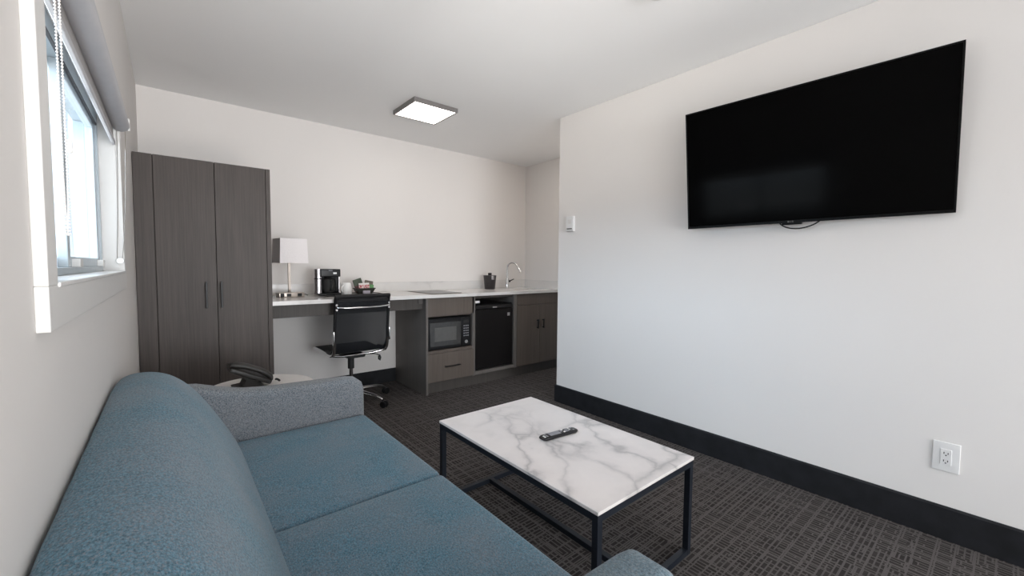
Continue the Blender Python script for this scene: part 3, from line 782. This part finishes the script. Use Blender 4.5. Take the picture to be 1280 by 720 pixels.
# remote
rm = thing('remote_control', 'black remote control lying on the marble table', 'remote control', (1.502, 1.292, TH), -.115)
b = MB(); rg = []
for x, w, h in ((-.104, .010, .005), (-.1, .018, .010), (-.088, .0235, .0155), (-.05, .0235, .018), (.0, .0215, .0165), (.05, .0225, .018), (.088, .0225, .0155), (.1, .017, .010), (.104, .009, .005)):
    rg.append([(x, w * math.copysign(abs(math.cos(a)) ** .55, math.cos(a)), .009 + h * .5 * math.copysign(abs(math.sin(a)) ** .6, math.sin(a))) for a in [2 * PI * k / 18 for k in range(18)]])
b.ring_loft(rg).build('casing', 'black', rm)
MB().rbox((-.028, 0, .0175), (.030, .0155, .0012), .001, 2).build('key_panel', 'btn', rm)
for i, x in enumerate((-.088, -.074, .012, .024, .036, .048, .062, .078)):
    for y in (-.011, 0, .011):
        if (i + int(y * 1000)) % 4 == 3: continue
        MB().rbox((x, y, .0178 if abs(x) < .06 else .0165), (.0042, .0036, .0016), .001, 1).build('button', 'btn' if i % 3 else 'white', rm)

# ------------------------------------------------------------------ TV
tv = thing('television', 'large black flat television tilted on the right wall', 'television', (2.64, .7348, 1.7621))
W2, H2 = .571, .3424
# local: x to the right of the viewer (-y world), z up, y into the wall (+x world)
xax = Vector((.050, -1, .0016)).normalized()
zax = Vector((-.1153, 0, 1)); zax = (zax - xax * zax.dot(xax)).normalized()
yax = zax.cross(xax)
tv.rotation_euler = Matrix((xax, yax, zax)).transposed().to_euler()
b = MB().box(-W2, W2, .004, .035, -H2, H2)
b.build('tv_housing', 'tvframe', tv, bevel=.004)
MB().box(-W2 + .008, W2 - .008, .0, .006, -H2 + .014, H2 - .008).build('screen', 'screen', tv, smooth=False)
MB().box(-W2, W2, -.001, .006, -H2, -H2 + .013).box(-W2, -W2 + .007, -.001, .006, -H2, H2).box(W2 - .007, W2, -.001, .006, -H2, H2).box(-W2, W2, -.001, .006, H2 - .007, H2).build('bezel', 'tvframe', tv, bevel=.001)
MB().rbox((-.02, .01, -H2 - .004), (.045, .009, .006), .004, 2).build('sensor_bar', 'tvframe', tv)
MB().cyl((-.034, -.0025, -H2 + .007), (-.034, 0, -H2 + .007), .0042, 14).box(-.026, -.0245, -.0025, 0, -H2 + .004, -H2 + .011).box(-.0245, -.0215, -.0025, 0, -H2 + .004, -H2 + .0055).box(-.018, -.0165, -.0025, 0, -H2 + .004, -H2 + .010).box(-.0165, -.012, -.0025, 0, -H2 + .004, -H2 + .0055).box(-.0165, -.012, -.0025, 0, -H2 + .0095, -H2 + .011).box(-.0125, -.011, -.0025, 0, -H2 + .004, -H2 + .0078).build('emblem', 'greymetal', tv)
MB().box(-.2, .2, .035, .06, -.2, .2).build('rear_cover', 'tvframe', tv, bevel=.006)
loop = bez((-.085, .025, -H2 + .01), (-.06, .025, -H2 - .052), (.07, .025, -H2 - .040), (.105, .025, -H2 + .012), 18)
MB().tube(loop, .0035, 8).build('power_cable', 'blackmatte', tv)
mt = MB().box(XR - .02, XR - .001, .64, .85, 1.62, 1.92).box(XR - .06, XR - .02, .70, .72, 1.60, 1.90).box(XR - .06, XR - .02, .77, .79, 1.60, 1.90)
o = mt.build('wall_mount', 'blackmatte', None)
wm = o.copy(); bpy.data.objects.remove(o)
COL.objects.link(wm); wm.parent = tv; wm.matrix_parent_inverse = (Matrix.Translation(tv.location) @ tv.rotation_euler.to_matrix().to_4x4()).inverted()

# ------------------------------------------------------------------ thermostat and outlet on the right wall
th = thing('thermostat', 'small white thermostat on the right wall near the corner', 'thermostat', (XR, 2.365, 1.537))
MB().rbox((-.012, 0, 0), (.012, .040, .062), .004, 3).build('case', 'white', th)
box(-.0255, -.0235, -.026, .030, -.046, -.036).build('lever_slot', 'greymetal', th)
box(-.0252, -.0238, -.015, .022, .0, .035).build('faceplate', 'whitelam', th)
ol = thing('wall_outlet', 'white double power outlet low on the right wall', 'outlet', (XR, .151, .366))
MB().rbox((-.003, 0, 0), (.003, .042, .064), .002, 3).build('cover_plate', 'white', ol)
rc = box(-.0085, -.005, -.017, .017, -.034, .034).build('receptacle', 'white', ol, bevel=.001)
for z in (.017, -.017):
    b = MB().box(-.0092, -.008, .005, .0075, z - .004, z + .005).box(-.0092, -.008, -.0075, -.005, z - .004, z + .004).cyl((-.0092, 0, z - .009), (-.008, 0, z - .009), .0026, 10)
    b.build('socket_slots', 'slot', rc)

# ------------------------------------------------------------------ lights
def area(name, loc, rot, sx, sy, power, col):
    l = bpy.data.lights.new(name, 'AREA'); l.shape = 'RECTANGLE'; l.size = sx; l.size_y = sy; l.energy = power; l.color = col
    o = bpy.data.objects.new(name, l); COL.objects.link(o); o.location = loc; o.rotation_euler = rot
    return o
def aim(o, target):
    d = Vector(target) - o.location
    o.rotation_euler = d.to_track_quat('-Z', 'Y').to_euler()
a = area('daylight_window', (-3.2, 1.25, 2.5), (0, 0, 0), 4.2, 2.0, 290, (.64, .81, 1)); aim(a, (2.7, 1.5, .8))
a = area('back_fill', (1.3, -4.2, 1.1), (0, 0, 0), 2.4, 1.6, 92, (.92, .96, 1)); aim(a, (1.5, 3, .6))  # added fill from behind the camera; the back wall has no window
a = area('ceiling_fill', (.95, -.8, .45), (0, 0, 0), 1.5, .9, 7.5, (1, .93, .87)); aim(a, (.85, 1.3, 2.44)); a.data.spread = math.radians(85)  # unseen uplight added only to brighten the ceiling
a = area('window_up_fill', (-2.4, 1.4, .02), (0, 0, 0), 2.6, 2.0, 140, (1, .95, .90)); aim(a, (1.2, 1.6, 2.25))  # added upward fill outside the window, standing in for light off the ground
a = area('alcove_fill', (3.32, 2.78, 2.40), (0, 0, 0), .4, .3, 2.0, (1, .93, .86)); a.rotation_euler = (0, 0, 0)  # unseen light added around the corner to brighten alcove and sink cabinet
wd_ = bpy.data.worlds.new('world'); SC.world = wd_; wd_.use_nodes = True
bg = wd_.node_tree.nodes['Background']
sky = wd_.node_tree.nodes.new('ShaderNodeTexSky'); sky.sky_type = 'HOSEK_WILKIE'; sky.turbidity = 6; sky.sun_direction = (-.3, -.5, .8)
mxn = wd_.node_tree.nodes.new('ShaderNodeMix'); mxn.data_type = 'RGBA'; mxn.inputs[0].default_value = .7
wd_.node_tree.links.new(sky.outputs[0], mxn.inputs[6]); mxn.inputs[7].default_value = (.9, .95, 1, 1)
wd_.node_tree.links.new(mxn.outputs[2], bg.inputs['Color']); bg.inputs['Strength'].default_value = 1.9

SC.view_settings.view_transform = 'Standard'
SC.view_settings.look = 'None'
SC.view_settings.exposure = .95
SC.cycles.max_bounces = 10; SC.cycles.diffuse_bounces = 6
SC.cycles.use_denoising = True
SC.cycles.sample_clamp_indirect = 6
